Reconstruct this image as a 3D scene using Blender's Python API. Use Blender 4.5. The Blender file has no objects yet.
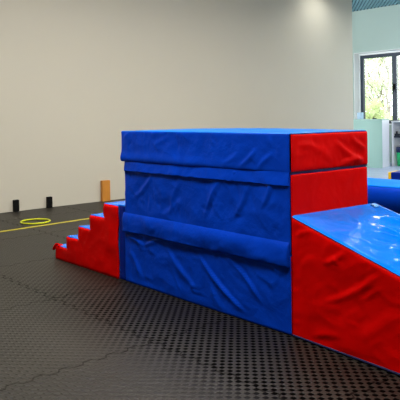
import bpy, bmesh, math, random
from mathutils import Vector, Matrix, noise
random.seed(7)
S = bpy.context.scene
COL = S.collection
S.view_settings.view_transform = 'Standard'
S.view_settings.look = 'None'
S.view_settings.gamma = 1.0
S.view_settings.exposure = 0.0
S.view_settings.use_curve_mapping = False

# ------------------------------------------------------------------ materials
def lin(c):
    return tuple(((v/255)/12.92 if v/255 <= .04045 else ((v/255+.055)/1.055)**2.4) for v in c)

class NT:
    def __init__(s, name):
        s.m = bpy.data.materials.new(name); s.m.use_nodes = True
        s.t = s.m.node_tree; s.b = s.t.nodes['Principled BSDF']
        s.co = s.t.nodes.new('ShaderNodeTexCoord')
    def n(s, k, **kw):
        o = s.t.nodes.new(k)
        for a, v in kw.items(): setattr(o, a, v)
        return o
    def l(s, a, b): s.t.links.new(a, b)
    def math(s, op, a, b=None, clamp=False):
        o = s.n('ShaderNodeMath', operation=op, use_clamp=clamp)
        for i, v in enumerate((a, b)):
            if v is None: continue
            if isinstance(v, (int, float)): o.inputs[i].default_value = v
            else: s.l(v, o.inputs[i])
        return o.outputs[0]
    def noise(s, scale, detail=3, rough=.5, vec=None, dist=0):
        o = s.n('ShaderNodeTexNoise'); o.inputs['Scale'].default_value = scale
        o.inputs['Detail'].default_value = detail; o.inputs['Roughness'].default_value = rough
        o.inputs['Distortion'].default_value = dist
        s.l(vec or s.co.outputs['Object'], o.inputs['Vector']); return o.outputs['Fac']
    def mix(s, fac, a, b):
        o = s.n('ShaderNodeMix', data_type='RGBA')
        if isinstance(fac, (int, float)): o.inputs[0].default_value = fac
        else: s.l(fac, o.inputs[0])
        for i, v in ((6, a), (7, b)):
            if isinstance(v, tuple): o.inputs[i].default_value = (*v[:3], 1)
            else: s.l(v, o.inputs[i])
        return o.outputs[2]
    def ramp(s, fac, p0, p1):
        o = s.n('ShaderNodeMapRange'); s.l(fac, o.inputs[0])
        o.inputs[1].default_value = p0; o.inputs[2].default_value = p1; return o.outputs[0]
    def bump(s, h, strength, dist=.01):
        o = s.n('ShaderNodeBump'); o.inputs['Strength'].default_value = strength
        o.inputs['Distance'].default_value = dist; s.l(h, o.inputs['Height'])
        s.l(o.outputs[0], s.b.inputs['Normal']); return o
    def set(s, **kw):
        for k, v in kw.items():
            i = s.b.inputs[k.replace('_', ' ')]
            if isinstance(v, tuple): i.default_value = (*v[:3], 1)
            elif isinstance(v, (int, float)): i.default_value = v
            else: s.l(v, i)

def simple(name, col, rough=.5, var=.12, scale=8, spec=.5, bump=0, bscale=60, metal=0):
    t = NT(name)
    c = lin(col) if max(col) > 1 else col
    t.set(Base_Color=t.mix(t.noise(scale, 4), tuple(v*(1-var) for v in c), tuple(min(1, v*(1+var)) for v in c)),
          Roughness=rough, Metallic=metal)
    t.b.inputs['Specular IOR Level'].default_value = spec
    if bump: t.bump(t.noise(bscale, 3), bump, .002)
    return t.m

def vinyl(name, c0, c1, rough, spec=.35, wr=.5, stretch=(1, 1, 1), crump=1.3):
    """coated tarpaulin: small creases in the surface, worn sheen"""
    t = NT(name)
    mp = t.n('ShaderNodeMapping'); mp.inputs['Scale'].default_value = stretch
    t.l(t.co.outputs['Object'], mp.inputs[0])
    big = t.noise(5, 4, .6, mp.outputs[0], .6)
    fine = t.noise(28, 3, .55, mp.outputs[0], 1.2)
    ridg = t.math('ABSOLUTE', t.math('SUBTRACT', t.noise(7, 2, .5, mp.outputs[0], .3), .5))
    ridg = t.math('MINIMUM', t.math('MULTIPLY', ridg, 9), 1)
    t.set(Base_Color=t.mix(t.ramp(big, .3, .7), c0, c1),
          Roughness=t.math('ADD', t.math('MULTIPLY', fine, .12), rough-.06))
    t.b.inputs['Specular IOR Level'].default_value = spec
    wv = t.n('ShaderNodeTexNoise'); wv.inputs['Scale'].default_value = 2.2; t.l(mp.outputs[0], wv.inputs['Vector'])
    va = t.n('ShaderNodeVectorMath', operation='MULTIPLY_ADD'); t.l(wv.outputs['Color'], va.inputs[0]); va.inputs[1].default_value = (.5, .5, .5); t.l(mp.outputs[0], va.inputs[2])
    vo = t.n('ShaderNodeTexVoronoi', feature='F1'); vo.inputs['Scale'].default_value = 6.5; t.l(va.outputs[0], vo.inputs['Vector'])
    vo2 = t.n('ShaderNodeTexVoronoi', feature='F1'); vo2.inputs['Scale'].default_value = 15; t.l(va.outputs[0], vo2.inputs['Vector'])
    fac = t.math('ADD', t.math('MULTIPLY', vo.outputs['Distance'], .9), t.math('MULTIPLY', vo2.outputs['Distance'], .25))
    fac = t.math('MULTIPLY', fac, t.math('ADD', t.math('MULTIPLY', t.ramp(t.noise(2.6, 2), .35, .65), .8), .2))
    h = t.math('ADD', t.math('ADD', t.math('ADD', t.math('MULTIPLY', big, 1.5), t.math('MULTIPLY', fac, crump)), t.math('MULTIPLY', fine, .12)), t.math('MULTIPLY', ridg, .12))
    t.bump(h, wr, .012)
    return t.m

BLUE = vinyl('blue_vinyl', (.0004, .040, .47), (.0004, .052, .58), .42, .07, .45)
BLUE_TOP = vinyl('bright_blue_vinyl', (.0004, .15, .78), (.0006, .18, .86), .19, .12, .28)
NAVY = vinyl('navy_vinyl', (.001, .014, .20), (.001, .018, .26), .45, .1, .3)
RED = vinyl('red_vinyl', (.60, .0006, .0004), (.70, .0008, .0006), .46, .05, .26)
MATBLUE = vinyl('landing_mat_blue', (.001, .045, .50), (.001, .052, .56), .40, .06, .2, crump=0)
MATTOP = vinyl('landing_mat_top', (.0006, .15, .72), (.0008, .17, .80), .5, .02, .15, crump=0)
BLOCKSHEEN = vinyl('block_top_sheen_vinyl', (.0006, .14, .55), (.0008, .16, .62), .4, .04, .2, crump=0)  # lighter blue for the block's top, window reflection put into the colour
YELLOW = simple('yellow_vinyl', (225, 185, 10), .4, .05)
PALEPATCH = simple('pale_patch_vinyl', (90, 165, 225), .5, .25, 60)
NAVYPIPE = simple('navy_piping', (8, 14, 70), .5)

def floor_mat():
    t = NT('black_puzzle_foam')
    sp = t.n('ShaderNodeSeparateXYZ'); t.l(t.co.outputs['Object'], sp.inputs[0])
    X, Y = sp.outputs[0], sp.outputs[1]
    k = 2*math.pi/.05
    sx = t.math('SINE', t.math('MULTIPLY', X, k)); sy = t.math('SINE', t.math('MULTIPLY', Y, k))
    pat = t.math('MULTIPLY', sx, sy)
    # flattened squares, alternately raised and sunk
    def seam(A, B, off):
        tri = t.math('PINGPONG', B, .06)
        zz = t.math('MULTIPLY', t.math('SUBTRACT', t.math('MINIMUM', t.math('MAXIMUM', tri, .022), .038), .030), 1.6)
        a = t.math('ADD', t.math('ADD', A, zz), off)
        return t.math('LESS_THAN', t.math('PINGPONG', a, .5), .0058)
    s = t.math('MAXIMUM', seam(X, Y, .42), seam(Y, X, .54))
    worn = t.noise(1.1, 5, .6)
    speck = t.noise(160, 2)
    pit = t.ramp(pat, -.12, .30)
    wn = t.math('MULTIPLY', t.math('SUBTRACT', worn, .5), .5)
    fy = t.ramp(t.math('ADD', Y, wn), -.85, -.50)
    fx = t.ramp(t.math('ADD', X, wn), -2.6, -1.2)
    pit_shade = t.math('ADD', t.math('MULTIPLY', t.math('MULTIPLY', fx, fy), .90), .08)   # painted shade of the pits, strongest beside the block, weak where the floor glares
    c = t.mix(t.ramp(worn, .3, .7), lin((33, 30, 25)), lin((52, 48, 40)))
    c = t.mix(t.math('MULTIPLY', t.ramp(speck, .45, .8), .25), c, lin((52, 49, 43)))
    wh = t.n('ShaderNodeTexWhiteNoise', noise_dimensions='2D'); cb = t.n('ShaderNodeCombineXYZ')
    t.l(t.math('FLOOR', t.math('ADD', X, .42)), cb.inputs[0]); t.l(t.math('FLOOR', t.math('ADD', Y, .54)), cb.inputs[1]); t.l(cb.outputs[0], wh.inputs['Vector'])
    c = t.mix(t.math('MULTIPLY', wh.outputs['Value'], .35), c, lin((24, 22, 19)))
    c = t.mix(t.math('MULTIPLY', pit, pit_shade), c, lin((3, 3, 3)))  # shade painted black into the pits, bump alone casts none
    spec = t.math('SUBTRACT', .34, t.math('MULTIPLY', t.math('MULTIPLY', pit, pit_shade), .34), clamp=True)
    spec = t.math('MULTIPLY', spec, t.math('SUBTRACT', 1, t.math('MULTIPLY', s, .8))); t.l(spec, t.b.inputs['Specular IOR Level'])
    c = t.mix(t.math('MULTIPLY', t.math('MULTIPLY', s, t.ramp(t.noise(2.3, 3), .35, .6)), .8), c, lin((5, 5, 4)))
    t.set(Base_Color=c, Roughness=t.math('ADD', t.math('MULTIPLY', worn, .14), .42))
    h = t.math('SUBTRACT', t.math('ADD', t.math('MULTIPLY', pit, -1), t.math('MULTIPLY', speck, .04)), t.math('MULTIPLY', s, 2.5))
    t.bump(h, FLOOR_BUMP, .0018)
    return t.m
FLOOR_BUMP = 1.0
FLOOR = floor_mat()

def laminate():
    t = NT('pale_laminate')
    b = t.n('ShaderNodeTexBrick'); t.l(t.co.outputs['Object'], b.inputs['Vector'])
    b.inputs['Scale'].default_value = 1.0; b.inputs['Brick Width'].default_value = 1.2
    b.inputs['Row Height'].default_value = .19; b.inputs['Mortar Size'].default_value = .006
    b.inputs['Color1'].default_value = (*lin((190, 200, 226)), 1); b.inputs['Color2'].default_value = (*lin((166, 178, 212)), 1)
    b.inputs['Mortar'].default_value = (*lin((120, 132, 150)), 1)
    t.set(Base_Color=b.outputs['Color'], Roughness=.3)
    return t.m
LAMINATE = laminate()

def plaster(name, c, var=.03):
    t = NT(name)
    c = lin(c)
    t.set(Base_Color=t.mix(t.noise(1.3, 5, .6), tuple(v*(1-var) for v in c), tuple(min(1, v*(1+var)) for v in c)), Roughness=.75)
    t.b.inputs['Specular IOR Level'].default_value = .25
    t.bump(t.noise(90, 4), .15, .002)
    return t.m
WALL = plaster('beige_plaster', (198, 193, 178))
WALLSIDE = plaster('cream_plaster', (200, 196, 184))
WALLTINT = plaster('daylight_tinted_plaster', (178, 196, 188))  # cool tint of the daylight put into the wall colour
WHITEPL = plaster('white_reveal_plaster', (240, 243, 242), .01)
CEIL = plaster('dark_teal_ceiling', (34, 62, 74))
SLAT = simple('teal_slat', (112, 158, 172), .5, .05)
FRAME = simple('dark_slate_frame', (34, 48, 66), .4, .08)
COUNTERG = simple('pale_green_panel', (152, 190, 180), .35, .03, 2)
WHITE = simple('white_laminate', (240, 243, 250), .4, .03)
WORKTOP = simple('white_worktop', (236, 240, 244), .35, .02)
BLACK = simple('black_paint', (5, 5, 5), .6, .2, spec=.15)
OCHRE = simple('ochre_wood', (196, 128, 42), .55, .15, 14)
HOOPY = simple('yellow_green_plastic', (206, 214, 10), .35, .04)
TAPE = simple('yellow_tape', (176, 164, 30), .5, .12, 20)
GREENP = simple('green_plastic', (20, 185, 110), .35, .05)
NAVYP = simple('navy_bag', (18, 40, 90), .4, .2, 30)
PALEBOX = simple('pale_blue_card', (170, 200, 225), .6, .06)
DARKP = simple('dark_plastic', (22, 34, 48), .4, .1)
PAPER = simple('pale_blue_paper', (150, 195, 220), .6, .05)
BARK = simple('tree_bark', (120, 108, 92), .9, .2, 20, bump=.5)
GRASS = simple('grass_ground', (110, 140, 70), .9, .2, 3)
LAMPBODY = simple('white_lamp_body', (235, 235, 232), .4, .02)

def leafmat(name, c):
    t = NT(name); c = lin(c)
    t.set(Base_Color=t.mix(t.noise(3, 3), tuple(v*.7 for v in c), tuple(min(1, v*1.3) for v in c)), Roughness=.6)
    tr = t.n('ShaderNodeBsdfTranslucent'); tr.inputs[0].default_value = (*c, 1)
    mx = t.n('ShaderNodeMixShader'); mx.inputs[0].default_value = .45
    t.l(t.b.outputs[0], mx.inputs[1]); t.l(tr.outputs[0], mx.inputs[2])
    t.l(mx.outputs[0], t.t.nodes['Material Output'].inputs[0])
    return t.m
LEAF = [leafmat('leaf_pale_green', (206, 216, 180)), leafmat('leaf_silver', (214, 220, 205)), leafmat('leaf_yellow_green', (208, 215, 168))]

def glassmat():
    t = NT('window_glass')
    tr = t.n('ShaderNodeBsdfTransparent'); tr.inputs[0].default_value = (.97, .99, .98, 1)
    gl = t.n('ShaderNodeBsdfGlossy'); gl.inputs['Roughness'].default_value = .02
    fr = t.n('ShaderNodeFresnel'); fr.inputs[0].default_value = 1.45
    mx = t.n('ShaderNodeMixShader')
    t.l(fr.outputs[0], mx.inputs[0]); t.l(tr.outputs[0], mx.inputs[1]); t.l(gl.outputs[0], mx.inputs[2])
    t.l(mx.outputs[0], t.t.nodes['Material Output'].inputs[0])
    return t.m
GLASS = glassmat()
def emit(name, c, s):
    t = NT(name); t.set(Base_Color=(.9, .9, .9), Emission_Strength=s)
    t.b.inputs['Emission Color'].default_value = (*c, 1)
    return t.m
DIFFUSER = emit('lit_diffuser', (1, .95, .88), 6)

# ------------------------------------------------------------------ object helpers
def link(name, me, mat=None, parent=None, smooth=False):
    o = bpy.data.objects.new(name, me); COL.objects.link(o)
    if mat: me.materials.append(mat)
    if parent: o.parent = parent
    if smooth:
        for p in me.polygons: p.use_smooth = True
    return o
def from_bm(name, bm, mat=None, parent=None, smooth=False):
    me = bpy.data.meshes.new(name)
    bmesh.ops.recalc_face_normals(bm, faces=bm.faces)
    bm.to_mesh(me); bm.free()
    return link(name, me, mat, parent, smooth)
def thing(name, label, cat, loc=(0, 0, 0), rz=0, group=None):
    o = bpy.data.objects.new(name, None); COL.objects.link(o)
    o.empty_display_size = .1; o.location = loc; o.rotation_euler.z = rz
    return tag(o, label, cat, group)
def tag(o, label, cat, group=None):
    o['label'] = label; o['category'] = cat
    if group: o['group'] = group
    return o
def struct(o):
    o['kind'] = 'structure'; return o
def add_box(bm, x0, x1, y0, y1, z0, z1, bevel=0, mat=0):
    r = bmesh.ops.create_cube(bm, size=1, matrix=Matrix.Translation(((x0+x1)/2, (y0+y1)/2, (z0+z1)/2)) @ Matrix.Diagonal((x1-x0, y1-y0, z1-z0, 1)))
    fs = {f for v in r['verts'] for f in v.link_faces}
    for f in fs: f.material_index = mat
    if bevel:
        es = list({e for v in r['verts'] for e in v.link_edges})
        bmesh.ops.bevel(bm, geom=es, offset=bevel, segments=2, affect='EDGES', profile=.5)
def box(name, mat, dims, bevel=0, parent=None):
    bm = bmesh.new(); add_box(bm, *dims, bevel=bevel); return from_bm(name, bm, mat, parent)
def add_tube(bm, pts, rad, seg=8):
    rings = []
    n = len(pts)
    for i, p in enumerate(pts):
        p = Vector(p); a = Vector(pts[max(0, i-1)]); b = Vector(pts[min(n-1, i+1)])
        d = (b-a).normalized(); u = d.orthogonal().normalized(); w = d.cross(u)
        r = rad[i] if isinstance(rad, (list, tuple)) else rad
        rings.append([bm.verts.new(p+(u*math.cos(t)+w*math.sin(t))*r) for t in [2*math.pi*k/seg for k in range(seg)]])
    for A, B in zip(rings, rings[1:]):
        # align rings to avoid twist
        off = min(range(seg), key=lambda o: sum((A[k].co-B[(k+o) % seg].co).length for k in range(0, seg, 2)))
        for k in range(seg):
            bm.faces.new((A[k], A[(k+1) % seg], B[(k+1+off) % seg], B[(k+off) % seg]))
    bm.faces.new(rings[0][::-1]); bm.faces.new(rings[-1])

def segd(px, pz, a, b):
    ax, az = a; bx, bz = b
    dx, dz = bx-ax, bz-az; L2 = dx*dx+dz*dz
    t = max(0, min(1, ((px-ax)*dx+(pz-az)*dz)/L2))
    qx, qz = ax+t*dx, az+t*dz
    s = ((px-ax)*dz-(pz-az)*dx)/math.sqrt(L2)
    d = math.hypot(px-qx, pz-qz)
    return d, s, t
CRK = 1.9
def crease_h(u, v, creases):
    h = 0
    for a, b, w, amp in creases:
        # slightly bowed, fading out towards both ends
        d, s, t = segd(u, v, a, b)
        if d > 4*w: continue
        L = math.hypot(b[0]-a[0], b[1]-a[1])
        s += .05*L*4*t*(1-t)*(1 if (a[0]*37 % 1) > .5 else -1)
        k = (4*t*(1-t))**.7; ww = w*(.45+.35*k)
        h += CRK*amp*k*(math.exp(-(s/ww)**2)*.7+.35*math.exp(-(s/(3*ww))**2)*math.tanh(s/ww))
    return h
def wrinkle(p, n, amp, sx=1, sy=1, sz=1, seed=0.):
    q = Vector((p.x*sx+seed, p.y*sy+seed*1.7, p.z*sz-seed))
    a = noise.fractal(q*3.1, 1., 2., 3)
    r = 1-abs(noise.noise(q*4.3+Vector((9, 3, 5))))*2.2
    f = noise.noise(q*13)
    return amp*(a*.9+max(0, r)**3*.45+f*.08)

DIRS = {'x+': (0, 1), 'x-': (0, -1), 'y+': (1, 1), 'y-': (1, -1), 'z+': (2, 1), 'z-': (2, -1)}
def soft(name, lo, hi, faces, mat, parent=None, step=.02, r=.014, disp=None, shape=None):
    """upholstered block faces: gridded, rounded at the edges, pushed about by disp(p, n)"""
    bm = bmesh.new()
    lo = Vector(lo); hi = Vector(hi); inner0 = lo+Vector((r,)*3); inner1 = hi-Vector((r,)*3)
    for f in faces:
        ax, sg = DIRS[f]; o = [i for i in range(3) if i != ax]
        nn = []
        for i in o:
            L = hi[i]-lo[i]; k = max(2, int(round(L/step)))
            ts = [j/k*L for j in range(k+1)]
            # extra loops close to the rounded edges
            ex = [r*.15, r*.45, r*.9]
            ts = sorted(set([round(x, 5) for x in ts if x < 1e-6 or x > L-1e-6 or (x > r*1.4 and x < L-r*1.4)]+[round(e, 5) for e in ex]+[round(L-e, 5) for e in ex]))
            nn.append([lo[i]+x for x in ts])
        vs = []
        for a in nn[0]:
            row = []
            for b in nn[1]:
                p = [0, 0, 0]; p[ax] = hi[ax] if sg > 0 else lo[ax]; p[o[0]] = a; p[o[1]] = b
                p = Vector(p)
                c = Vector([min(max(p[i], inner0[i]), inner1[i]) for i in range(3)])
                d = p-c
                n = d.normalized() if d.length > 1e-9 else Vector((0, 0, 1))
                q = c+n*r
                if disp: q = q+n*disp(q, n)
                if shape: q = shape(q)
                row.append(bm.verts.new(q))
            vs.append(row)
        for i in range(len(nn[0])-1):
            for j in range(len(nn[1])-1):
                bm.faces.new((vs[i][j], vs[i+1][j], vs[i+1][j+1], vs[i][j+1]))
    bmesh.ops.remove_doubles(bm, verts=bm.verts, dist=1e-5)
    return from_bm(name, bm, mat, parent, True)

# ------------------------------------------------------------------ camera (solved from the block's corners)
CX, CY, CH = 1.9992, -2.3536, 1.0887
cam = bpy.data.cameras.new('camera'); co = bpy.data.objects.new('camera', cam); COL.objects.link(co)
cam.sensor_width = 36; cam.lens = 36*619.6/400; cam.shift_y = -(200-117.1)/400
cam.clip_start = .05; cam.clip_end = 300
yaw = -.8473; roll = .0134
fw = Vector((math.sin(yaw), math.cos(yaw), 0))
co.matrix_world = Matrix.Translation((CX, CY, CH)) @ fw.to_track_quat('-Z', 'Y').to_matrix().to_4x4() @ Matrix.Rotation(-roll, 4, 'Z')
S.camera = co

# ------------------------------------------------------------------ setting
CZ = 3.55
XW = -4.974; YE = 7.74; YW = 10.165; XL = -8.6; XR = 6.0; YB = -6.0
bm = bmesh.new()
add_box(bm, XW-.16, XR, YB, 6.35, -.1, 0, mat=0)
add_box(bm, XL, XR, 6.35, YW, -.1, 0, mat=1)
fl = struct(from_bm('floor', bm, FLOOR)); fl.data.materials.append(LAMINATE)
struct(box('wall_left', WALL, (XW-.16, XW, YB, YE, 0, CZ)))
struct(box('wall_back', WALLSIDE, (XW-.16, XR+.2, YB-.2, YB, 0, CZ)))
struct(box('wall_side', WALLSIDE, (XL-.2, XL, 6.2, YW+.3, 0, CZ)))
# window wall with a long recessed opening
WX0, WX1, WZ0, WZ1 = -6.62, -2.0, .86, 2.56
bm = bmesh.new()
add_box(bm, XL, WX0, YW, YW+.3, 0, CZ); add_box(bm, WX1, XR+.2, YW, YW+.3, 0, CZ)
add_box(bm, WX0, WX1, YW, YW+.3, 0, WZ0); add_box(bm, WX0, WX1, YW, YW+.3, WZ1, CZ)
struct(from_bm('wall_far', bm, WALLTINT))
bm = bmesh.new()
for d in ((WX0, WX0+.012, YW-.002, YW+.2, WZ0, WZ1), (WX0, WX0+.045, YW+.199, YW+.27, WZ0, WZ1), (WX1-.012, WX1, YW-.002, YW+.2, WZ0, WZ1), (WX0, WX1, YW-.002, YW+.2, WZ1-.012, WZ1), (WX0, WX1, YW-.03, YW+.2, WZ0, WZ0+.02)):
    add_box(bm, *d)
struct(from_bm('trim_1', bm, WHITEPL))
def window(nm, x0, x1, z0, z1, y, cols, axis='y', F=.08):
    """frame, mullions and one pane per light"""
    def bx(bm, a0, a1, b0, b1, c0, c1):
        if axis == 'y': add_box(bm, a0, a1, b0, b1, c0, c1)
        else: add_box(bm, b0, b1, a0, a1, c0, c1)
    root = bpy.data.objects.new(nm, None); COL.objects.link(root); struct(root)
    root.location = ((x0+x1)/2, y, z0) if axis == 'y' else (y, (x0+x1)/2, z0)
    inv = -root.location
    def fin(name, bm, m):
        bmesh.ops.translate(bm, verts=bm.verts, vec=inv); return from_bm(name, bm, m, root)
    bm = bmesh.new()
    bx(bm, x0, x1, y, y+.07, z1-F, z1); bx(bm, x0, x1, y, y+.07, z0, z0+F)
    bx(bm, x0, x0+F, y, y+.07, z0+F, z1-F); bx(bm, x1-F, x1, y, y+.07, z0+F, z1-F)
    fin('window_frame', bm, FRAME)
    for c in cols:
        bm = bmesh.new(); bx(bm, c-.055, c+.055, y, y+.07, z0+F, z1-F); fin('mullion', bm, FRAME)
    e = [x0+F]+[v for c in cols for v in (c-.055, c+.055)]+[x1-F]
    for a, b in zip(e[::2], e[1::2]):
        bm = bmesh.new(); bx(bm, a, b, y+.03, y+.042, z0+F, z1-F); fin('pane', bm, GLASS)
    return root
w1 = window('window_1', WX0+.045, WX1-.012, WZ0+.02, 2.505, YW+.2, [-5.675, -4.75, -3.82, -2.9])
bm = bmesh.new(); add_box(bm, -.025, .025, -.03, 0, -.06, .07, .006); add_box(bm, -.012, .012, -.055, -.03, -.01, .012, .004); add_box(bm, -.012, .012, -.06, -.045, -.12, .01, .004)
hd = from_bm('handle', bm, BLACK, w1); hd.location = (-5.675-w1.location.x, 0, 1.72-w1.location.z)
bm = bmesh.new(); add_box(bm, WX0+.012, WX1-.012, YW+.2, YW+.27, 2.505, WZ1-.012)
struct(from_bm('trim_2', bm, WHITEPL))
# right side of the hall: windows behind the camera's right shoulder
bm = bmesh.new()
RW = [(1.2, 3.0), (5.4, 7.4)]
add_box(bm, XR, XR+.2, YB, YW, 0, .8); add_box(bm, XR, XR+.2, YB, YW, 2.9, CZ)
e = [YB]+[v for a in RW for v in a]+[YW]
for a, b in zip(e[::2], e[1::2]): add_box(bm, XR, XR+.2, a, b, .8, 2.9)
struct(from_bm('wall_right', bm, WALLSIDE))
for i, (a, b) in enumerate(RW): window('window_%d' % (i+2), a, b, .8, 2.9, XR+.1, [(a+b)/2], 'x')

# ceiling: dark plenum with narrow diagonal slats where the photo shows it
bm = bmesh.new(); add_box(bm, XL-.2, XR+.2, YB-.2, YW+.3, CZ+.03, CZ+.2)
struct(from_bm('ceiling', bm, CEIL))
def slats():
    bm = bmesh.new(); d = Vector((-.64, .77)).normalized(); n = Vector((d.y, -d.x))
    # clip each slat to a rectangle
    X0, X1, Y0, Y1 = -8.6, -1.5, 7.9, YW
    c = Vector(((X0+X1)/2, (Y0+Y1)/2)); per = .072
    for k in range(-60, 61):
        o = c+n*per*k; lo, hi = -1e9, 1e9
        for ax, (a, b) in enumerate(((X0, X1), (Y0, Y1))):
            t0, t1 = (a-o[ax])/d[ax], (b-o[ax])/d[ax]
            lo = max(lo, min(t0, t1)); hi = min(hi, max(t0, t1))
        if hi-lo < .05: continue
        w = per*.3
        P = [o+d*lo+n*w, o+d*hi+n*w, o+d*hi-n*w, o+d*lo-n*w]
        b = [bm.verts.new((p.x, p.y, CZ)) for p in P]; t = [bm.verts.new((p.x, p.y, CZ+.03)) for p in P]
        bm.faces.new(b); bm.faces.new(t[::-1])
        for i in range(4): bm.faces.new((b[i], b[(i+1) % 4], t[(i+1) % 4], t[i]))
    return bm
struct(from_bm('ceiling', slats(), SLAT))

# ------------------------------------------------------------------ lamps of the room, two of them added as fill
def ceiling_light(x, y, power, where, col=(1, .95, .87), sx=.6, sy=1.2):
    t = thing('ceiling_light', 'rectangular white ceiling light panel '+where, 'light', (x, y, CZ-.05))
    bm = bmesh.new()
    for d in ((-sx/2-.03, sx/2+.03, -sy/2-.03, -sy/2), (-sx/2-.03, sx/2+.03, sy/2, sy/2+.03), (-sx/2-.03, -sx/2, -sy/2, sy/2), (sx/2, sx/2+.03, -sy/2, sy/2)):
        add_box(bm, *d, -.02, .08)
    from_bm('frame', bm, LAMPBODY, t)
    box('diffuser', DIFFUSER, (-sx/2, sx/2, -sy/2, sy/2, 0, .07), parent=t)
    L = bpy.data.lights.new('lamp_light', 'AREA'); L.shape = 'RECTANGLE'; L.size = sx; L.size_y = sy
    L.energy = power; L.color = col
    o = bpy.data.objects.new('lamp_light', L); COL.objects.link(o); o.parent = t; o.location = (0, 0, -.025)
LAMPS = [(-1.0, -1.2, 100, 'in front of the blue block'), (1.7, -1.1, 60, 'above the camera'),
         (1.6, 1.8, 70, 'above the ramp'), (-2.4, .9, 76, 'above the foam stairs'), (-1.8, 3.6, 100, 'behind the blue block'), (1.6, 4.6, 90, 'over the landing mat'),
         (-3.0, 9.3, 70, 'added to brighten the far room beside the far window', (.84, .93, 1)), (-.4, 9.2, 46, 'added to brighten the edge of the far room', (.84, .93, 1))]  # last two are unseen, added in daylight colour to lift the far room
for a in LAMPS: ceiling_light(*a)
t = thing('downlight', 'round recessed downlight close to the long beige wall', 'light', (-4.45, 6.6, CZ))
bm = bmesh.new()
add_tube(bm, [(0, 0, .03), (0, 0, -.012)], .075, 24)
from_bm('rim', bm, LAMPBODY, t)
bm = bmesh.new(); add_tube(bm, [(0, 0, -.013), (0, 0, -.016)], .055, 24)
from_bm('lens', bm, DIFFUSER, t)
L = bpy.data.lights.new('lamp_light', 'SPOT'); L.energy = 60; L.spot_size = 2.6; L.spot_blend = .9; L.shadow_soft_size = .05; L.color = (1, .98, .92)
o = bpy.data.objects.new('lamp_light', L); COL.objects.link(o); o.parent = t; o.location = (0, 0, -.03)

W = bpy.data.worlds.new('world'); S.world = W; W.use_nodes = True
nt = W.node_tree; bg = nt.nodes['Background']
tc = nt.nodes.new('ShaderNodeTexCoord'); nz = nt.nodes.new('ShaderNodeTexNoise'); nz.inputs['Scale'].default_value = 2.5
mxn = nt.nodes.new('ShaderNodeMix'); mxn.data_type = 'RGBA'
nt.links.new(tc.outputs['Generated'], nz.inputs[0]); nt.links.new(nz.outputs['Fac'], mxn.inputs[0])
mxn.inputs[6].default_value = (.80, .92, 1, 1); mxn.inputs[7].default_value = (1, .98, .93, 1)
nt.links.new(mxn.outputs[2], bg.inputs[0]); bg.inputs[1].default_value = 4.6

def fine(n, u0, u1, v0, v1, seed, amp=.0026, lmin=.04, lmax=.16, slant=None):
    rr = random.Random(seed); out = []
    for _ in range(n):
        u, v = rr.uniform(u0, u1), rr.uniform(v0, v1)
        a = rr.uniform(0, math.pi) if slant is None else rr.gauss(slant, .5)
        L = rr.uniform(lmin, lmax); w = rr.uniform(.006, .011)
        out.append(((u, v), (u+L*math.cos(a), v+L*math.sin(a)), w, amp*rr.uniform(.5, 1.3)*rr.choice((1, 1, -1))))
    return out
# ------------------------------------------------------------------ soft play: the stacked block
BL, BW = 1.4475, .671
# --- lower block
t = thing('foam_block', 'lower blue vinyl foam block standing on the black floor under the other two', 'foam block')
CR_LOW = [((-.70, .305), (-.30, .04), .011, .011), ((-.46, .32), (-.19, .12), .012, .009), ((-1.0, .31), (-.72, .10), .02, .007),
          ((-1.41, .31), (-1.22, .27), .012, .010), ((-1.22, .27), (-1.08, .32), .012, .008), ((-1.38, .22), (-1.25, .05), .02, .006), ((-.62, .20), (-.50, .02), .02, .004)]
CR_LOW += fine(34, -1.4, -.05, .03, .33, 1, .0028, slant=2.2)
def d_low(p, n):
    h = wrinkle(p, n, .006, 1, 1, 1.4, 1.3)*(1-n.z*n.z)
    if n.y < -.5: h += crease_h(p.x, p.z, CR_LOW)
    return h*(1 if p.z > .03 else .3)
soft('cover', (-BL+.005, 0, 0), (-.001, BW, .398), ['y-', 'y+', 'x-', 'z+', 'z-'], BLUE, t, .0105, .012, d_low)
soft('end_panel', (-BL+.005, 0, 0), (-.001, BW, .398), ['x+'], RED, t, .03, .012, None)['label'] = 'red end panel'
# --- middle block
t = thing('foam_block', 'middle blue vinyl foam block with red end, between lower block and top mat', 'foam block', (0, 0, .402))
CR_MID = [((-1.34, .16), (-1.12, .33), .02, .006), ((-.86, .30), (-.95, .10), .02, .005), ((-.50, .34), (-.64, .10), .02, .006), ((-.28, .33), (-.42, .12), .018, .005), ((-1.05, .08), (-.85, .2), .02, .004),
          ((-.12, .36), (-.2, .2), .014, .005)]
CR_MID += fine(40, -1.4, -.05, .06, .36, 2, .0026, slant=2.0)
def d_mid(p, n):
    h = wrinkle(p, n, .0065, 1, 1, 1.1, 5.1)*(1-n.z*n.z)
    if n.y < -.5: h += crease_h(p.x, p.z, CR_MID)
    return h
soft('cover', (-BL+.014, 0, 0), (-.001, BW, .398), ['y-', 'y+', 'x-', 'z+', 'z-'], BLUE, t, .0105, .012, d_mid)
def d_end(p, n): return wrinkle(p, n, .0035, 1, 1.2, 2.5, 8.)*min(1, min(p.y, BW-p.y)/.05)
soft('end_panel', (-BL+.014, .002, 0), (.002, BW, .398), ['x+'], RED, t, .018, .012, d_end)['label'] = 'red end panel'
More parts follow.
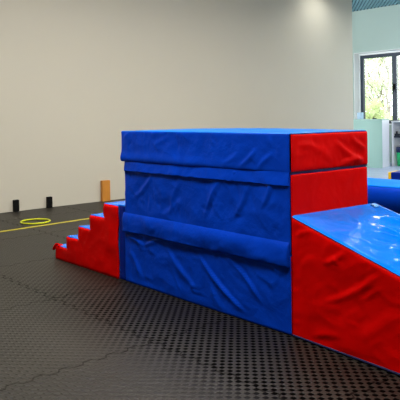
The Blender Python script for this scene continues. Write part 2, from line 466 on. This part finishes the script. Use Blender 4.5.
def flap(name, parent, mat, x0, x1, ztop, zbot, prof, edge, zoff, step=.016, seed=0.):
    """hanging hook and loop flap; prof(s, x) gives how far it stands off (s 0 top, 1 bottom)"""
    bm = bmesh.new(); nx = int((x1-x0)/step); ns = 12; rows = []
    for i in range(nx+1):
        x = x0+(x1-x0)*i/nx; row = []
        zb = zbot+edge(x)
        for j in range(ns+1):
            s = j/ns; z = ztop+(zb-ztop)*s
            y = -prof(s, x)-.004*noise.noise(Vector((x*9+seed, z*14, 3)))*min(1, s*4)
            row.append(bm.verts.new((x, y, z-zoff)))
        row.append(bm.verts.new((x, -.001, zb+.004-zoff)))
        rows.append(row)
    for A, B in zip(rows, rows[1:]):
        for j in range(len(A)-1): bm.faces.new((A[j], B[j], B[j+1], A[j+1]))
    for R, sgn in ((rows[0], 1), (rows[-1], -1)):
        b = [bm.verts.new((v.co.x, .002, v.co.z)) for v in R]
        for j in range(len(R)-1): bm.faces.new((R[j], R[j+1], b[j+1], b[j]))
    return from_bm(name, bm, mat, parent, True)
flap('flap', t, BLUE, -BL+.004, -.008, .462, .338,
     lambda s, x: .003+.022*math.sin(math.pi*.76*s**.75)*(.95+.5*noise.noise(Vector((x*3, s, 0))))+.006*s*noise.noise(Vector((x*11, s*2.2, 5)))+.004*s*noise.noise(Vector((x*26+s*4, s*3, 9)))*min(1, .3+(x+BL)/.12, .35-x/.12),
     lambda x: .006*noise.noise(Vector((x*4, 2, 0))), .402, seed=2)
# --- top mat
t = thing('foam_mat', 'blue vinyl top mat with red end, topmost of the stacked foam blocks', 'foam mat', (0, 0, .804))
CR_TOP = [((-1.44, .15), (-1.36, .19), .014, .005), ((-1.1, .12), (-.95, .18), .02, .004), ((-.35, .02), (-.22, .12), .014, .006), ((-.22, .01), (-.1, .1), .014, .005), ((-.48, .03), (-.36, .09), .014, .005)]
CR_TOP += fine(26, -1.4, -.05, .03, .18, 3, .0022, .03, .1, slant=1.9)
def d_top(p, n):
    h = wrinkle(p, n, .005, 1, 1, 1.3, 11.)
    if n.y < -.5:
        h += crease_h(p.x, p.z, CR_TOP)
        k = min(1, max(0, (-.25-p.x)/.5))
        h += .009*k*math.exp(-((p.z-.018)/.03)**2)
    if n.z > .5:
        h = h*.35+.012*math.sin(math.pi*min(1, max(0, (p.x+BL)/BL)))*math.sin(math.pi*min(1, max(0, p.y/BW)))**.5
    return h
soft('cover', (-BL-.020, -.002, 0), (.000, BW, .199), ['y-', 'y+', 'x-', 'z-'], BLUE, t, .010, .010, d_top)
soft('top_panel', (-BL-.020, -.002, 0), (.000, BW, .199), ['z+'], BLOCKSHEEN, t, .022, .010, d_top)['label'] = 'blue top panel lightened by painted window sheen'
CR_TE = [((.36, .15), (.62, .03), .022, .009), ((.50, .17), (.645, .10), .018, .008), ((.40, .02), (.62, .045), .015, .007), ((.05, .14), (.22, .12), .018, .005), ((.18, .12), (.34, .05), .03, .004), ((.02, .02), (.05, .16), .018, .005)]
CR_TE += fine(14, .03, .62, .02, .17, 4, .002, .03, .1)
def d_te(p, n):
    e = min(1, max(0, min(p.y, BW-p.y, p.z+.01, .206-p.z))/.03)
    return (wrinkle(p, n, .005, 1, 1.1, 1.6, 17.)+crease_h(p.y, p.z, CR_TE))*e
soft('end_panel', (-BL, .000, .002), (.008, BW, .197), ['x+', ], RED, t, .010, .016, d_te)['label'] = 'red end panel'
bm = bmesh.new(); add_box(bm, -.02, .001, .004, BW-.004, -.003, .006); from_bm('seam_strip', bm, NAVYPIPE, t)
def te(x): return .007*noise.noise(Vector((x*17, 4, 0)))+.004*noise.noise(Vector((x*43, 1, 0)))
flap('flap', t, BLUE, -BL+.016, -.006, .812, .738,
     lambda s, x: (.001+.013*s)*min(1, max(0.45, (-.1-x)/.6))*min(1, .2+(x+BL)/.08)+.004*noise.noise(Vector((x*30, s*2, 0)))*s*min(1, max(0.2, (-.02-x)/.6)), te, .804, seed=6, step=.01)

# ------------------------------------------------------------------ ramp
RZ = math.radians(-3.6)
t = thing('foam_ramp', 'foam wedge ramp with red sides and bright blue sloping top', 'ramp', (.006, 0, 0), RZ)
RL, RH0, RH1 = 2.0, .597, .03
def rtop(x): return RH0+(RH1-RH0)*x/RL
def ramp_side(y, sign, creases):
    bm = bmesh.new(); nx, nz = 180, 52; V = []
    for i in range(nx+1):
        x = RL*i/nx; row = []
        for j in range(nz+1):
            f = j/nz; z = .012+(rtop(x)-.004-.012)*f
            e = min(1, f/.06, (1-f)/.05, x/.015+.05)
            h = (wrinkle(Vector((x, y, z)), None, .006, 1.2, 1, 1.5, 23.)+.5*crease_h(x, z, creases))*max(0, e)
            roundoff = -.010*(max(0, 1-(1-f)/.04)**2)
            row.append(bm.verts.new((x, y+sign*(h+roundoff), z)))
        V.append(row)
    for i in range(nx):
        for j in range(nz): bm.faces.new((V[i][j], V[i+1][j], V[i+1][j+1], V[i][j+1]))
    return from_bm('side_panel', bm, RED, t, True)
CR_RS = [((.02, .50), (.14, .545), .012, .010), ((.20, .40), (.33, .475), .014, .014), ((.26, .44), (.30, .40), .012, .008), ((.20, .22), (.50, .40), .016, .013), ((.05, .35), (.15, .42), .02, .006), ((.30, .08), (.12, .03), .02, .008), ((.42, .10), (.62, .27), .03, .006), ((.1, .18), (.3, .2), .03, .005)]
CR_RS += fine(40, 0, 1.2, .03, .5, 5, .0035, slant=.7)
ramp_side(0, -1, CR_RS); ramp_side(BW+.008, 1, [])
bm = bmesh.new(); nx, ny = 190, 64; V = []
CR_RT = [((.13, .47), (.34, .60), .014, .007), ((.26, .30), (.60, .42), .013, .008), ((.20, .38), (.36, .42), .012, .006), ((.42, .20), (.62, .30), .013, .008), ((.50, .12), (.66, .18), .012, .007), ((.28, .52), (.46, .62), .010, .006),
         ((.36, .36), (.50, .54), .012, .005), ((.14, .56), (.26, .64), .011, .005), ((.52, .44), (.72, .56), .014, .007), ((.58, .24), (.8, .4), .014, .007)]
CR_RT += fine(40, .1, 1.6, .05, .62, 6, .003, .06, .2, slant=.6)
for i in range(nx+1):
    x = RL*i/nx*1.0; row = []
    for j in range(ny+1):
        f = j/ny; y = .001+(BW+.006)*f
        e = min(1, f/.05, (1-f)/.05)
        h = (wrinkle(Vector((x, y, 0)), None, .0045, 1.8, .9, 1, 31.)+1.3*crease_h(x, y, CR_RT))*max(0, e)*min(1, x/.02)
        edge = -.006*(max(0, 1-f/.03)**2+max(0, 1-(1-f)/.03)**2)
        row.append(bm.verts.new((x, y, rtop(x)+h+edge)))
    V.append(row)
for i in range(nx):
    for j in range(ny): bm.faces.new((V[i][j], V[i+1][j], V[i+1][j+1], V[i][j+1]))
o = from_bm('top_panel', bm, BLUE_TOP, t, True); o['label'] = 'bright blue sloping surface'
bm = bmesh.new()      # base, tall end and toe
prof = [(0, 0), (RL, 0), (RL, RH1-.004), (0, RH0-.012)]
A = [bm.verts.new((x, .012, z)) for x, z in prof]; B = [bm.verts.new((x, BW-.004, z)) for x, z in prof]
bm.faces.new(A); bm.faces.new(B[::-1])
for i in range(4): bm.faces.new((A[i], A[(i+1) % 4], B[(i+1) % 4], B[i]))
from_bm('base', bm, NAVY, t)
bm = bmesh.new(); add_tube(bm, [(0, .001, .008), (RL, .001, .008)], .006, 8)
add_tube(bm, [(0, BW+.006, .008), (RL, BW+.006, .008)], .006, 8)
from_bm('bottom_piping', bm, NAVYPIPE, t)
bm = bmesh.new(); s_ = (RH1-RH0)/RL
for i in range(9):
    pass
g = []
for i in range(5):
    for j in range(5):
        x = .020+.008*i; y = .60+.008*j
        g.append(bm.verts.new((x, y, rtop(x)+.0075+.0012*math.sin(i*1.9+j))))
for i in range(4):
    for j in range(4): bm.faces.new((g[i*5+j], g[i*5+5+j], g[i*5+6+j], g[i*5+j+1]))
o = from_bm('pale_patch', bm, PALEPATCH, t, True)  # small pale patch raised on the slope near the tall end
sm = o.modifiers.new('thick', 'SOLIDIFY'); sm.thickness = .009; sm.offset = -1
o['label'] = 'small pale patch'

# ------------------------------------------------------------------ stairs
t = thing('foam_stairs', 'red sided foam stairs of five steps with bright blue treads', 'stairs', (-2.385, 0, 0))
N5 = 5; TR = [0, .172, .345, .515, .69, .862]; RH = [.100, .193, .29, .394, .493]
SWD = .66
def col(i): return RH[i]
bm = bmesh.new(); cache = {}
K = 9; M = 6
def sv(i, k, j):   # column k of step i, height level j
    x = TR[i]+(TR[i+1]-TR[i])*k/K
    lv = j//M; f = (j % M)/M
    zs = [0]+RH
    z = zs[lv] if f == 0 else zs[lv]+(zs[lv+1]-zs[lv])*f
    key = (round(x, 4), round(z, 4))
    if key not in cache:
        top = RH[i]
        h = wrinkle(Vector((x, 0, z)), None, .007, 2, 1, 2, 41.)*min(1, (z+.005)/.03)
        rnd = 0
        if abs(z-top) < 1e-4: rnd = .006
        cache[key] = bm.verts.new((x, -.004-h+rnd, z+.004*noise.noise(Vector((x*20, z*20, 7)))*(z > .01)))
    return cache[key]
for i in range(N5):
    for k in range(K):
        for j in range(M*(i+1)):
            bm.faces.new((sv(i, k, j), sv(i, k+1, j), sv(i, k+1, j+1), sv(i, k, j+1)))
bmesh.ops.remove_doubles(bm, verts=bm.verts, dist=1e-5)
o = from_bm('side_panel', bm, RED, t, True); o['label'] = 'red side panel'
sm = o.modifiers.new('thick', 'SOLIDIFY'); sm.thickness = .014; sm.offset = -1
bm = bmesh.new()
def stair_solid(y0, y1, dz):
    bm = bmesh.new()
    zs = [0]+[h-dz for h in RH]; c = {}
    def v(i, j, y):
        k = (i, j, y)
        if k not in c: c[k] = bm.verts.new((TR[i], y, zs[j]))
        return c[k]
    for i in range(N5):
        for j in range(i+1):
            for y in (y0, y1): bm.faces.new((v(i, j, y), v(i+1, j, y), v(i+1, j+1, y), v(i, j+1, y)))
        bm.faces.new((v(i, i+1, y0), v(i+1, i+1, y0), v(i+1, i+1, y1), v(i, i+1, y1)))
        bm.faces.new((v(i, i, y0), v(i, i+1, y0), v(i, i+1, y1), v(i, i, y1)))
        bm.faces.new((v(i, 0, y0), v(i+1, 0, y0), v(i+1, 0, y1), v(i, 0, y1)))
        bm.faces.new((v(N5, i, y0), v(N5, i+1, y0), v(N5, i+1, y1), v(N5, i, y1)))
    return bm
from_bm('foam_core', stair_solid(.012, SWD-.012, .002), BLUE_TOP, t)['label'] = 'bright blue cover of risers'
for i in range(N5):
    def dt(p, n): return wrinkle(p, n, .004, 2, 2, 1, 50+i)
    x1 = TR[i+1]-.001
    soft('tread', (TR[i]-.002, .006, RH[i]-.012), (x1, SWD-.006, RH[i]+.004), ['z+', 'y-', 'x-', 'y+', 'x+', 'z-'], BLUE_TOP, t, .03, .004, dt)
bm = stair_solid(SWD-.011, SWD, .0)
from_bm('side_panel', bm, RED, t)['label'] = 'red side panel'
def dbp(p, n): return wrinkle(p, n, .003, 1, 1, 2, 60)
soft('back_panel', (TR[5]+.004, .010, 0), (TR[5]+.066, SWD, .500), ['x+', 'x-', 'y+', 'y-', 'z-'], NAVY, t, .03, .008, dbp)['label'] = 'navy end panel'
soft('top_strip', (TR[5]-.01, .012, .49), (TR[5]+.066, SWD, .503), ['x+', 'x-', 'y+', 'y-', 'z-', 'z+'], BLUE_TOP, t, .03, .004, dbp)
# turned-up corner of the cover on the lowest step
bm = bmesh.new(); G = []
for i in range(9):
    for j in range(5):
        u = i/8; v = j/4
        x = .055-.095*u; y = -.012+.05*v+.01*math.sin(u*5)
        z = .104+.012*math.sin(u*math.pi*1.1)-.030*max(0, u-.55)*2.2+.006*math.sin(v*4+u*3)
        w = (1-.55*u)
        G.append(bm.verts.new((x, y*w, z)))
for i in range(8):
    for j in range(4): bm.faces.new((G[i*5+j], G[i*5+5+j], G[i*5+6+j], G[i*5+j+1]))
o = from_bm('cover_flap', bm, RED, t, True)
sm = o.modifiers.new('thick', 'SOLIDIFY'); sm.thickness = .01
# ------------------------------------------------------------------ floor things by the wall
bm = bmesh.new(); add_box(bm, -3.05*0-.028, .028, -5.2, 6.2, 0, .0015)
o = from_bm('floor_tape', bm, TAPE); tag(o, 'thin yellow tape line running along the black floor', 'tape')
o.location = (-3.845, 0, .0003); o.rotation_euler.z = math.radians(3.2); o.location.x = -3.80
bm = bmesh.new(); pts = [(.165*math.cos(a), .165*math.sin(a), 0) for a in [2*math.pi*i/48 for i in range(48)]]
rings = []
for i in range(48):
    a = 2*math.pi*i/48; rings.append([bm.verts.new(((.150+.009*math.cos(b))*math.cos(a), (.150+.009*math.cos(b))*math.sin(a), .008*math.sin(b))) for b in [2*math.pi*k/10 for k in range(10)]])
for i in range(48):
    A, B = rings[i], rings[(i+1) % 48]
    for k in range(10): bm.faces.new((A[k], A[(k+1) % 10], B[(k+1) % 10], B[k]))
o = from_bm('hoop', bm, HOOPY, None, True); o.location = (-4.08, .672, .0085)
tag(o, 'small yellow hoop lying flat on the floor beside the yellow line', 'hoop')
def post(name, y0, y1, h, d, mat, label, cat, grp=None, bev=.004):
    bm = bmesh.new(); add_box(bm, 0, d, y0-(y0+y1)/2, y1-(y0+y1)/2, 0, h, bev)
    o = from_bm(name, bm, mat); o.location = (XW+.001, (y0+y1)/2, 0); tag(o, label, cat, grp); return o
G_ = 'small black wooden blocks against the beige wall'
post('wooden_block', .828, .893, .138, .045, BLACK, 'small black block against the beige wall, farther from the ochre block', 'block', G_)
post('wooden_block', 1.262, 1.326, .134, .045, BLACK, 'small black block against the beige wall, nearer the ochre block', 'block', G_)
post('wooden_block', 2.045, 2.165, .272, .05, OCHRE, 'tall ochre wooden block leaning upright against the beige wall', 'block')

# ------------------------------------------------------------------ landing mat and foam blocks behind the ramp
def P3(px, dist):   # horizontal position seen at pixel column px, at the given forward distance
    r = (px-200)/619.6*dist
    return Vector((CX+fw.x*dist+math.cos(yaw)*r, CY+fw.y*dist-math.sin(yaw)*r))
t = thing('landing_mat', 'thick bright blue landing mat on the floor behind the red end', 'mat', (-2.3, 3.10, 0), math.radians(3))
MX, MY, MZ = 3.2, .64, .372
def shape_m(q):
    # side bulges in its upper half and tucks under towards the floor
    f = max(0, min(1, q.z/MZ)); k = .26*((f-.74)/.74)**2 if f < .74 else .035*((f-.74)/.26)**2
    q = q.copy(); q.y += (k-.035)*(1 if q.y < MY/2 else -1); return q
def dm(p, n):
    h = wrinkle(p, n, .004, 1, 1, .2, 70)
    return h
soft('cover', (0, 0, 0), (MX, MY, MZ-.012), ['x-', 'x+', 'y-', 'y+', 'z-', 'z+'], MATBLUE, t, .03, .012, dm, shape_m)
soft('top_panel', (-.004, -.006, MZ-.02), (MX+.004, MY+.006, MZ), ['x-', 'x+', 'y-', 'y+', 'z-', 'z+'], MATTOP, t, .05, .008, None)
bm = bmesh.new(); add_tube(bm, [(.02, -.004, MZ-.022), (MX-.02, -.004, MZ-.022)], .006, 8); from_bm('edge_piping', bm, NAVYPIPE, t)
# navy block with yellow end further back
a = P3(387.3, 8.0)
t = thing('foam_block', 'navy foam block with yellow end behind the landing mat', 'foam block', (a.x, a.y, 0), math.radians(12))
soft('cover', (.035, 0, 0), (.9, .3, .345), list(DIRS), NAVY, t, .04, .012, lambda p, n: wrinkle(p, n, .004, 1, 1, 1, 81))
soft('end_panel', (0, 0, 0), (.036, .3, .345), list(DIRS), YELLOW, t, .04, .008, None)['label'] = 'yellow end panel'
a = P3(398.3, 8.15)
t = thing('foam_block', 'taller navy foam block standing behind the navy and yellow one', 'foam block', (a.x, a.y+.35, 0), math.radians(12))
soft('cover', (0, 0, 0), (.8, .3, .40), list(DIRS), NAVY, t, .04, .012, lambda p, n: wrinkle(p, n, .004, 1, 1, 1, 83))
a = P3(397.2, 5.75)
t = thing('foam_block', 'low yellow foam block on the floor before the landing mat', 'foam block', (a.x, a.y, 0), math.radians(2))
soft('cover', (0, -.01, 0), (.5, .14, .165), list(DIRS), YELLOW, t, .03, .03, None)

# ------------------------------------------------------------------ far room furniture
CA = math.radians(17)
t = thing('counter', 'tall pale green reception counter with white end panel under the window', 'counter', (-5.0, 8.755, 0), CA)
box('front_panel', COUNTERG, (-1.3, 0, 0, .03, 0, .975), parent=t)
box('end_panel', WHITE, (-.03, .003, .031, .56, 0, .975), parent=t)['label'] = 'white end panel'
box('back_panel', WHITE, (-1.3, -.031, .53, .56, 0, .975), parent=t)
bm = bmesh.new(); add_box(bm, -1.32, .012, -.012, .575, .976, 1.0, .004); from_bm('worktop', bm, COUNTERG, t)
KM = Matrix.Translation((-5.0, 8.755, 0)) @ Matrix.Rotation(CA, 4, 'Z')
# desk running on to the right
t = thing('desk', 'white desk running on beside the counter in front of the window', 'desk', (-5.13, 9.32, 0))
bm = bmesh.new(); add_box(bm, -.0, 1.9, 0, .62, .925, .955, .004); from_bm('worktop', bm, WORKTOP, t)
box('side_panel', WHITE, (-.0, .03, .02, .60, 0, .924), parent=t)
box('side_panel', WHITE, (1.86, 1.89, .02, .60, 0, .924), parent=t)
bm = bmesh.new(); add_box(bm, .03, 1.86, .05, .45, .60, .635, .003); from_bm('under_shelf', bm, DARKP, t)
o = t
bm = bmesh.new()
add_tube(bm, [(0, 0, .0), (0, 0, .05), (0, 0, .33)], [.068, .072, .088], 20)
tt = thing('waste_bin', 'green plastic waste bin with navy liner under the white desk', 'bin', (-4.985, 9.44, 0))
from_bm('body', bm, GREENP, tt, True)
bm = bmesh.new(); add_tube(bm, [(0, 0, .29), (0, 0, .34), (0, 0, .405), (0, 0, .41)], [.091, .096, .088, .05], 20)
from_bm('liner', bm, NAVYP, tt, True)['label'] = 'navy bin liner folded over the rim'
tt = thing('document_tray', 'white wire tray shelf beside the green bin under the desk', 'tray', (-4.8, 9.36, 0))
bm = bmesh.new(); add_box(bm, 0, .7, 0, .16, .315, .345, .003); from_bm('tray', bm, WORKTOP, tt)
bm = bmesh.new(); add_box(bm, .02, .04, .02, .14, 0, .315); from_bm('stand', bm, WHITE, tt)
bm = bmesh.new(); add_box(bm, .66, .68, .02, .14, 0, .315); from_bm('stand', bm, WHITE, tt)
def ontop(lx, ly, z): return KM @ Vector((lx, ly, z))
def P3d(px, y):      # x of pixel column px on the plane y = const
    k = (px-200)/619.6; dx = fw.x+math.cos(yaw)*k; dy = fw.y-math.sin(yaw)*k
    return CX+dx*(y-CY)/dy
bm = bmesh.new(); add_box(bm, -.045, .045, -.05, .05, 0, .14, .003)
o = from_bm('card_box', bm, PALEBOX); p = (P3d(360.3, 9.0), 9.0); o.location = (p[0]+.0, p[1], 1.0002); tag(o, 'small pale blue box standing at the far side of the green counter', 'box')
o.location = (P3d(360.4, 8.75), 8.75, 1.0002)
bm = bmesh.new(); add_box(bm, -.038, .038, -.02, .02, 0, .020, .004)
o = from_bm('stapler', bm, DARKP); o.location = (P3d(374.5, 8.85), 8.85, 1.0002); tag(o, 'small dark stapler lying on the green counter top', 'stapler')
bm = bmesh.new(); add_box(bm, -.13, .09, -.1, .1, 0, .018, .002)
o = from_bm('paper_stack', bm, PAPER); o.location = (-4.93, 9.62, .9556); o.rotation_euler.z = -.5; tag(o, 'pale blue stack of papers lying on the white desk', 'papers')
bm = bmesh.new(); add_box(bm, -.06, .06, -.04, .04, 0, .05, .004); add_tube(bm, [(-.03, 0, .05), (-.03, 0, .10)], .02, 10)
tt = from_bm('desk_telephone', bm, DARKP); tt.location = (-5.03, 9.42, .6355); tag(tt, 'small dark gadget on the shelf under the white desk', 'gadget')
tt.name = 'desk_gadget'

# ------------------------------------------------------------------ outside
bm = bmesh.new(); add_box(bm, -40, 30, YW+.31, 60, -.35, -.25); o = from_bm('ground', bm, GRASS); struct(o)
def tree(px, dist, h, spread, lm, label, seed, nleaf=1100):
    rnd = random.Random(seed); a = P3(px, dist)
    t = thing('garden_tree', label, 'tree', (a.x, a.y, -.25), group=None)
    bm = bmesh.new(); tips = []
    def branch(p, d, L, r, lev):
        pts = [p]; rr = [r]; q = p.copy()
        for i in range(4):
            d = (d+Vector((rnd.uniform(-.18, .18), rnd.uniform(-.18, .18), rnd.uniform(-.05, .12)))).normalized()
            q = q+d*L/4; pts.append(q.copy()); rr.append(r*(1-.16*(i+1)))
        add_tube(bm, pts, rr, 6)
        if lev >= 2: tips.extend(pts[2:])
        if lev < 4:
            for k in range(3 if lev else 6):
                s = pts[rnd.choice((2, 3, 4))] if lev else pts[rnd.choice((1, 2, 3, 4))]
                an = rnd.uniform(0, 6.28); el = rnd.uniform(.1, .9)
                nd = (d*.5+Vector((math.cos(an), math.sin(an), el))*.8).normalized()
                branch(s.copy(), nd, L*rnd.uniform(.5, .68), r*.5, lev+1)
    branch(Vector((0, 0, 0)), Vector((0, 0, 1)), h*.5, .09*h/5, 0)
    from_bm('trunk', bm, BARK, t, True)
    bm = bmesh.new()
    for k in range(nleaf):
        c = rnd.choice(tips)+Vector((rnd.gauss(0, 1), rnd.gauss(0, 1), rnd.gauss(0, .8)))*spread
        u = Vector((rnd.gauss(0, 1), rnd.gauss(0, 1), rnd.gauss(0, 1))).normalized(); w = u.orthogonal().normalized()
        L = rnd.uniform(.05, .10); b = L*.45
        bm.faces.new([bm.verts.new(c+v) for v in (-u*L, w*b-u*L*.1, u*L, -w*b-u*L*.1)])
    me = bpy.data.meshes.new('foliage'); bm.to_mesh(me); bm.free()
    link('foliage', me, lm, t)
tree(391, 22, 4.6, .22, LEAF[0], 'leafy pale green tree outside beside the window mullion', 3)
tree(374, 30, 5.0, .26, LEAF[1], 'silvery tree outside the window near its left jamb', 5)
tree(381, 16.5, 1.9, .13, LEAF[2], 'low yellow green bush outside below the window middle', 8, 900)
tree(425, 25, 5.5, .26, LEAF[0], 'pale green tree outside beyond the second pane', 11)
